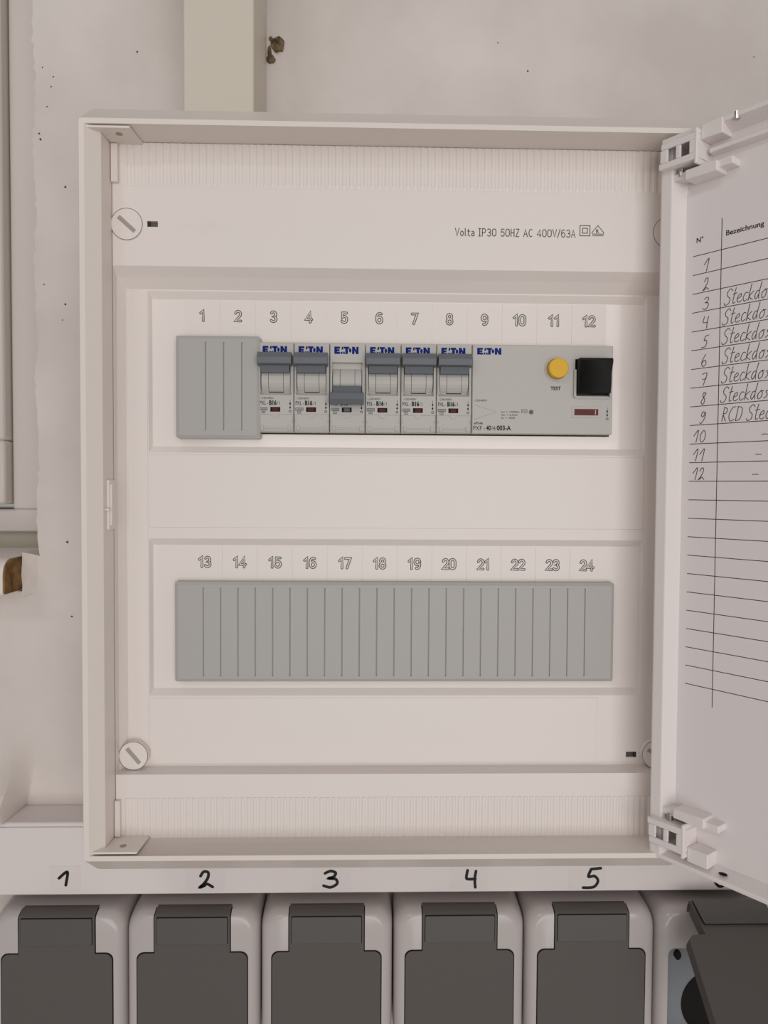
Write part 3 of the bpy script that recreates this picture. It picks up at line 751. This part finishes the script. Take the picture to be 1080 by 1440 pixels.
m = MB(); a, b = at(671, 498.5, YF), at(705, 489.5, YF); eaton(m, a.x, a.z, b.x-a.x, b.z-a.z, YF-.1); m.build('maker_lettering', blue, t)
m = MB().use(ink)
def rt_(txt, x0, x1, yb, h, **k):
    a, b = at(x0, yb, YF), at(x1, yb, YF); m.text(txt, a.x, a.z, h, YF-.05, width=b.x-a.x, **k)
rt_('~230/400V', 666, 685, 564.5, 1.1); rt_('xPole', 666, 679, 596.5, 1.2, bold=.02)
rt_('PXF -', 665.5, 682, 605, 2.3); rt_('40', 683.5, 690.5, 605, 2.4, bold=.03); rt_('/4/', 691, 698, 605, 2.2); rt_('003-A', 698.5, 718.5, 605, 2.4, bold=.03)
rt_('Inc = 10000A', 705, 730.5, 580.5, 1.0); rt_('Idn = 0,03A', 705, 728, 584.8, 1.0); rt_('In = 40A', 705, 724.5, 589, 1.0)
q = at(733.5, 580.5, YF)
m.line([(q.x, q.z), (q.x+2.7, q.z), (q.x+2.7, q.z+1.6), (q.x, q.z+1.6), (q.x, q.z)], .18, YF-.05); m.line([(q.x+.3, q.z+.6), (q.x+1, q.z+1.2), (q.x+1.8, q.z+.6), (q.x+2.4, q.z+1.1)], .15, YF-.05)
q = at(747, 579.5, YF)
for k in range(6):
    a = k*math.pi/6; m.line([(q.x-1.3*math.cos(a), q.z-1.3*math.sin(a)), (q.x+1.3*math.cos(a), q.z+1.3*math.sin(a))], .15, YF-.05)
m.ring(q.x, q.z, .8, 1.0, YF-.06, YF-.04, 20)
m.build('rating_print', None, t)
m = MB().use(ink); rt_('TEST', 774, 788.5, 548.5, 1.8, bold=.03); m.build('test_lettering', None, t)
m = MB().use(ink); q = at(854, 573, YF); io_symbol(m, q.x, q.z, YF-.05); m.build('switch_symbol', None, t)
m = MB().use(greyi); a, b, c = at(667, 569.5, YF), at(698, 579, YF), at(667, 590, YF)
m.line([(a.x, a.z), (b.x, b.z), (c.x, c.z)], .1, YF-.04)
m.build('moulded_line', None, t)

# ================================================================== door of the box
DA = math.radians(36.7)
ud = Vector((math.sin(DA), -math.cos(DA), 0)); nd = Vector((-math.cos(DA), -math.sin(DA), 0))
YD = -27.0
DO = at(921, 690, YD)
dz1, dz0 = bz1-4.6, bz0+.6
def D(s, t, z):
    p = DO + ud*s + nd*t; return (p.x, p.y, z)
DT = -8.0
def dpt(px, py, tt=DT):                 # pixel -> (s, z) on the inner face of the door
    d = ray(px, py); o = DO + nd*tt
    k = (o - CAM).dot(nd)/d.dot(nd); p = CAM + d*k
    return (p-o).dot(ud), p.z
DW = 262.0
m = MB()
lp = []
for s0_, s1_, z0_, z1_, tt in ((.8, DW-.8, dz0+.8, dz1-.8, -14), (0, DW, dz0, dz1, -13), (0, DW, dz0, dz1, -.6), (.6, DW-.6, dz0+.6, dz1-.6, 0), (6, DW-6, dz0+2.2, dz1-2.2, 0), (9, DW-9, dz0+5.5, dz1-5.5, DT), ):
    lp.append([D(s0_, tt, z0_), D(s1_, tt, z0_), D(s1_, tt, z1_), D(s0_, tt, z1_)])
m.loft(lp, True, True)
door = m.build('door', doorm, box, bevel=.7, ang=15)

# ribs along the door's top and bottom edge, holes
m = MB()
for zz_ in (dz1-11.5,):
    L = [[D(s, tt, z) for tt, z in ((DT-.1, zz_-1.4), (-3.5, zz_-1.1), (-3.5, zz_+1.1), (DT-.1, zz_+1.4))] for s in (22, DW-22)]
    m.loft(L, True, True)
m.build('stiffening_rib', doorm, door, bevel=.3)
m = MB()
s_, z_ = dpt(1017, 1223, -3)
m.add([D(s_+2.0*math.cos(k*math.pi/8), -2.9+1.6*math.sin(k*math.pi/8), dz0+4.1 - .35*1.6*math.sin(k*math.pi/8)*0 ) for k in range(16)], [tuple(range(16))])
m.build('rim_hole', gapm, door)

# hinge brackets (top and bottom)
def bracket(zc, sg, name='hinge_bracket'):
    # a moulded clip with two square windows standing off the door face, arm running along the door
    m = MB()
    f = lambda s, t, z: D(s, t, zc + sg*z)
    def bar(s0, s1, t0, t1, z0, z1):
        m.loft([[f(s, t, z0) for s, t in ((s0, t0), (s1, t0), (s1, t1), (s0, t1))], [f(s, t, z1) for s, t in ((s0, t0), (s1, t0), (s1, t1), (s0, t1))]], True, True)
    # front plate with windows: s 3..19, z -7..6
    t0, t1 = 2.2, 3.6
    def tb(s0, s1, z0, z1, lean=0.0): bar(s0, s1, t0, t1, z0, z1)
    tb(1.2, 19.5, -6.2, -3.2); tb(2.2, 19.5, 2.6, 5.6)
    for a, b in ((1.8, 5.6), (9.6, 12.0), (16.2, 19.5)): tb(a, b, -3.2, 2.6)
    # side webs
    bar(1.8, 3.0, DT, t0, -6.0, 5.0); bar(18.6, 20.0, DT, t1, -8.2, 7.4)
    bar(1.8, 20, DT, t0, -6.3, -5.0); bar(1.8, 20, DT, t0, 4.4, 5.6)
    # arm along the door, below the clip
    bar(3.0, 34, DT-.1, -1.0, -11.6, -8.4); bar(13, 28, DT-.1, 1.0, -13.4, -8.8); bar(20, 30, DT-.1, .5, 2.5, 9.2)
    o = m.build(name, doorm, door, bevel=.4)
    return o
zt_ = dpt(966, 208, 3)[1]; zb_ = dpt(952, 1182, 3)[1]
b1 = bracket(zt_, 1); b2 = bracket(zb_, -1)
m = MB(); s_, z_ = dpt(955.5, 242, 0); m.tube(D(s_, -1.5, z_-1.6), D(s_, -1.5, z_+3), 1.3); m.build('hinge_pin', steel, b1)
m = MB(); s_, z_ = dpt(939.5, 1152, 0)
for k in range(4): m.tube(D(s_, -1.5, z_-2.6+k*1.35), D(s_, -1.5, z_-2.6+k*1.35+1.0), 1.45)
m.tube(D(s_, -1.5, z_-4), D(s_, -1.5, z_+2.7), 1.1); m.build('hinge_pin', steel, b2)
m = MB(); s_, z_ = dpt(1035, 160, 0); m.tube(D(s_, -1, z_-2), D(s_, -1, z_+1.2), 1.3); m.build('hinge_screw', steel, b1)

# ================================================================== circuit list in the door
PT = DT + .25
sA, zT = dpt(962, 290); sB = DW-14; zBt = dz0+14
pp = thing('circuit_list', D((sA+sB)/2, PT, 0)[0], D((sA+sB)/2, PT, 0)[1], zBt, 'white ruled sheet with handwritten circuit names inside the open door', 'circuit list')
fD = lambda s, t, z: D(s, t, z)
m = MB(); m.loft([[D(s, t, z) for s, t in ((sA, PT), (sB, PT), (sB, DT+.03), (sA, DT+.03))] for z in (zBt, dz1-26)], True, True); sheet = m.build('paper_sheet', paper, pp)
P1 = PT + .06
m = MB().use(ink)
s0_ = dpt(972.5, 520)[0]; sV = dpt(1012, 500)[0]; lines_z = []
za = dpt(972.5, 362)[1]; zl = dpt(970, 962)[1]
for i in range(24):
    z = za + (zl-za)*i/23; lines_z.append(z); m.line([(s0_, z), (sB-6, z)], .32, P1, fD)
m.line([(sV, dpt(1013, 308)[1]), (sV, dpt(1008.5, 996)[1])], .32, P1, fD)
a = dpt(980, 342); m.text('N°', a[0], a[1], 2.3, P1, width=3.3, mp=fD, bold=.02)
a = dpt(1021.5, 331.5); b = dpt(1075, 320); m.text('Bezeichnung', a[0], a[1], 2.3, P1, width=b[0]-a[0], mp=fD, bold=.02)
m.build('printed_table', None, sheet)
m = MB().use(pen)
rowh = (lines_z[0]-lines_z[1])
def hand(strokes, s, z, w, h, lw=.32, slant=.15):
    for st in strokes: m.stroke([(s + a*w + b*h*slant, z + b*h) for a, b in st], lw, P1+.03, fD)
for i in range(12):
    zz_ = lines_z[i+1] + rowh*.08; n_ = str(i+1)
    s_ = s0_ + (5.0 if len(n_) == 1 else 2.0) - .05*i
    for k, ch in enumerate(n_): hand(digits[ch], s_ + k*3.1, zz_, 2.7 if ch != '1' else 2.4, rowh*.62)
G = {'S': ([[(.95, .85), (.6, 1.0), (.2, .8), (.3, .55), (.75, .35), (.7, .05), (.2, -.05), (0, .1)]], 1.0),
     't': ([[(.3, 1.0), (.2, .3), (.3, .0), (.6, .05)], [(0, .6), (.6, .65)]], .7),
     'e': ([[(.0, .25), (.55, .35), (.45, .55), (.1, .4), (.1, .08), (.45, .0), (.75, .1)]], .8),
     'c': ([[(.65, .5), (.3, .55), (.05, .25), (.3, .0), (.7, .1)]], .75),
     'k': ([[(.1, 1.05), (.05, .0)], [(.65, .55), (.1, .25), (.7, .0)]], .8),
     'd': ([[(.6, .5), (.25, .5), (.05, .2), (.3, .0), (.6, .3)], [(.7, 1.05), (.6, .4), (.7, .0)]], .9),
     'o': ([[(.4, .5), (.05, .3), (.2, .0), (.6, .1), (.65, .4), (.4, .52), (.8, .5)]], .85),
     's': ([[(.6, .5), (.2, .45), (.5, .2), (.1, .0)]], .7),
     'R': ([[(.1, 1.0), (.1, .0)], [(.1, .95), (.6, .85), (.5, .55), (.1, .5), (.7, .0)]], .9),
     'C': ([[(.9, .95), (.4, .9), (.05, .4), (.4, .0), (.95, .1)]], 1.05),
     'D': ([[(.1, .95), (.08, .0)], [(.0, .95), (.7, .85), (.85, .45), (.65, .08), (.05, .0)]], 1.05),
     'u': ([[(.1, .5), (.1, .1), (.4, .0), (.6, .5), (.7, .0)]], .8), 'n': ([[(.05, .5), (.1, .0), (.2, .45), (.6, .45), (.6, .0)]], .8), ' ': ([], .5)}
def word(txt, s, z, h, w):
    for ch in txt:
        st, adv = G[ch]; hand(st, s, z, w, h, .3, .2); s += adv*w*1.12
for i in range(3, 9): word('Steckdose', sV+1.2+(.5 if i == 3 else -.15*(i % 3)), lines_z[i]+rowh*.12, rowh*.76, 2.95)
word('RCD Steckd', sV+1.5, lines_z[9]+rowh*.1, rowh*.75, 2.9)
for i, pxx in ((10, 1072), (11, 1064), (12, 1060)):
    a = dpt(pxx, 610)[0]; zz_ = lines_z[i]+rowh*.33; m.stroke([(a, zz_), (a+1.2, zz_+.12), (a+2.4, zz_)], .3, P1+.03, fD)
m.build('handwriting', None, sheet)
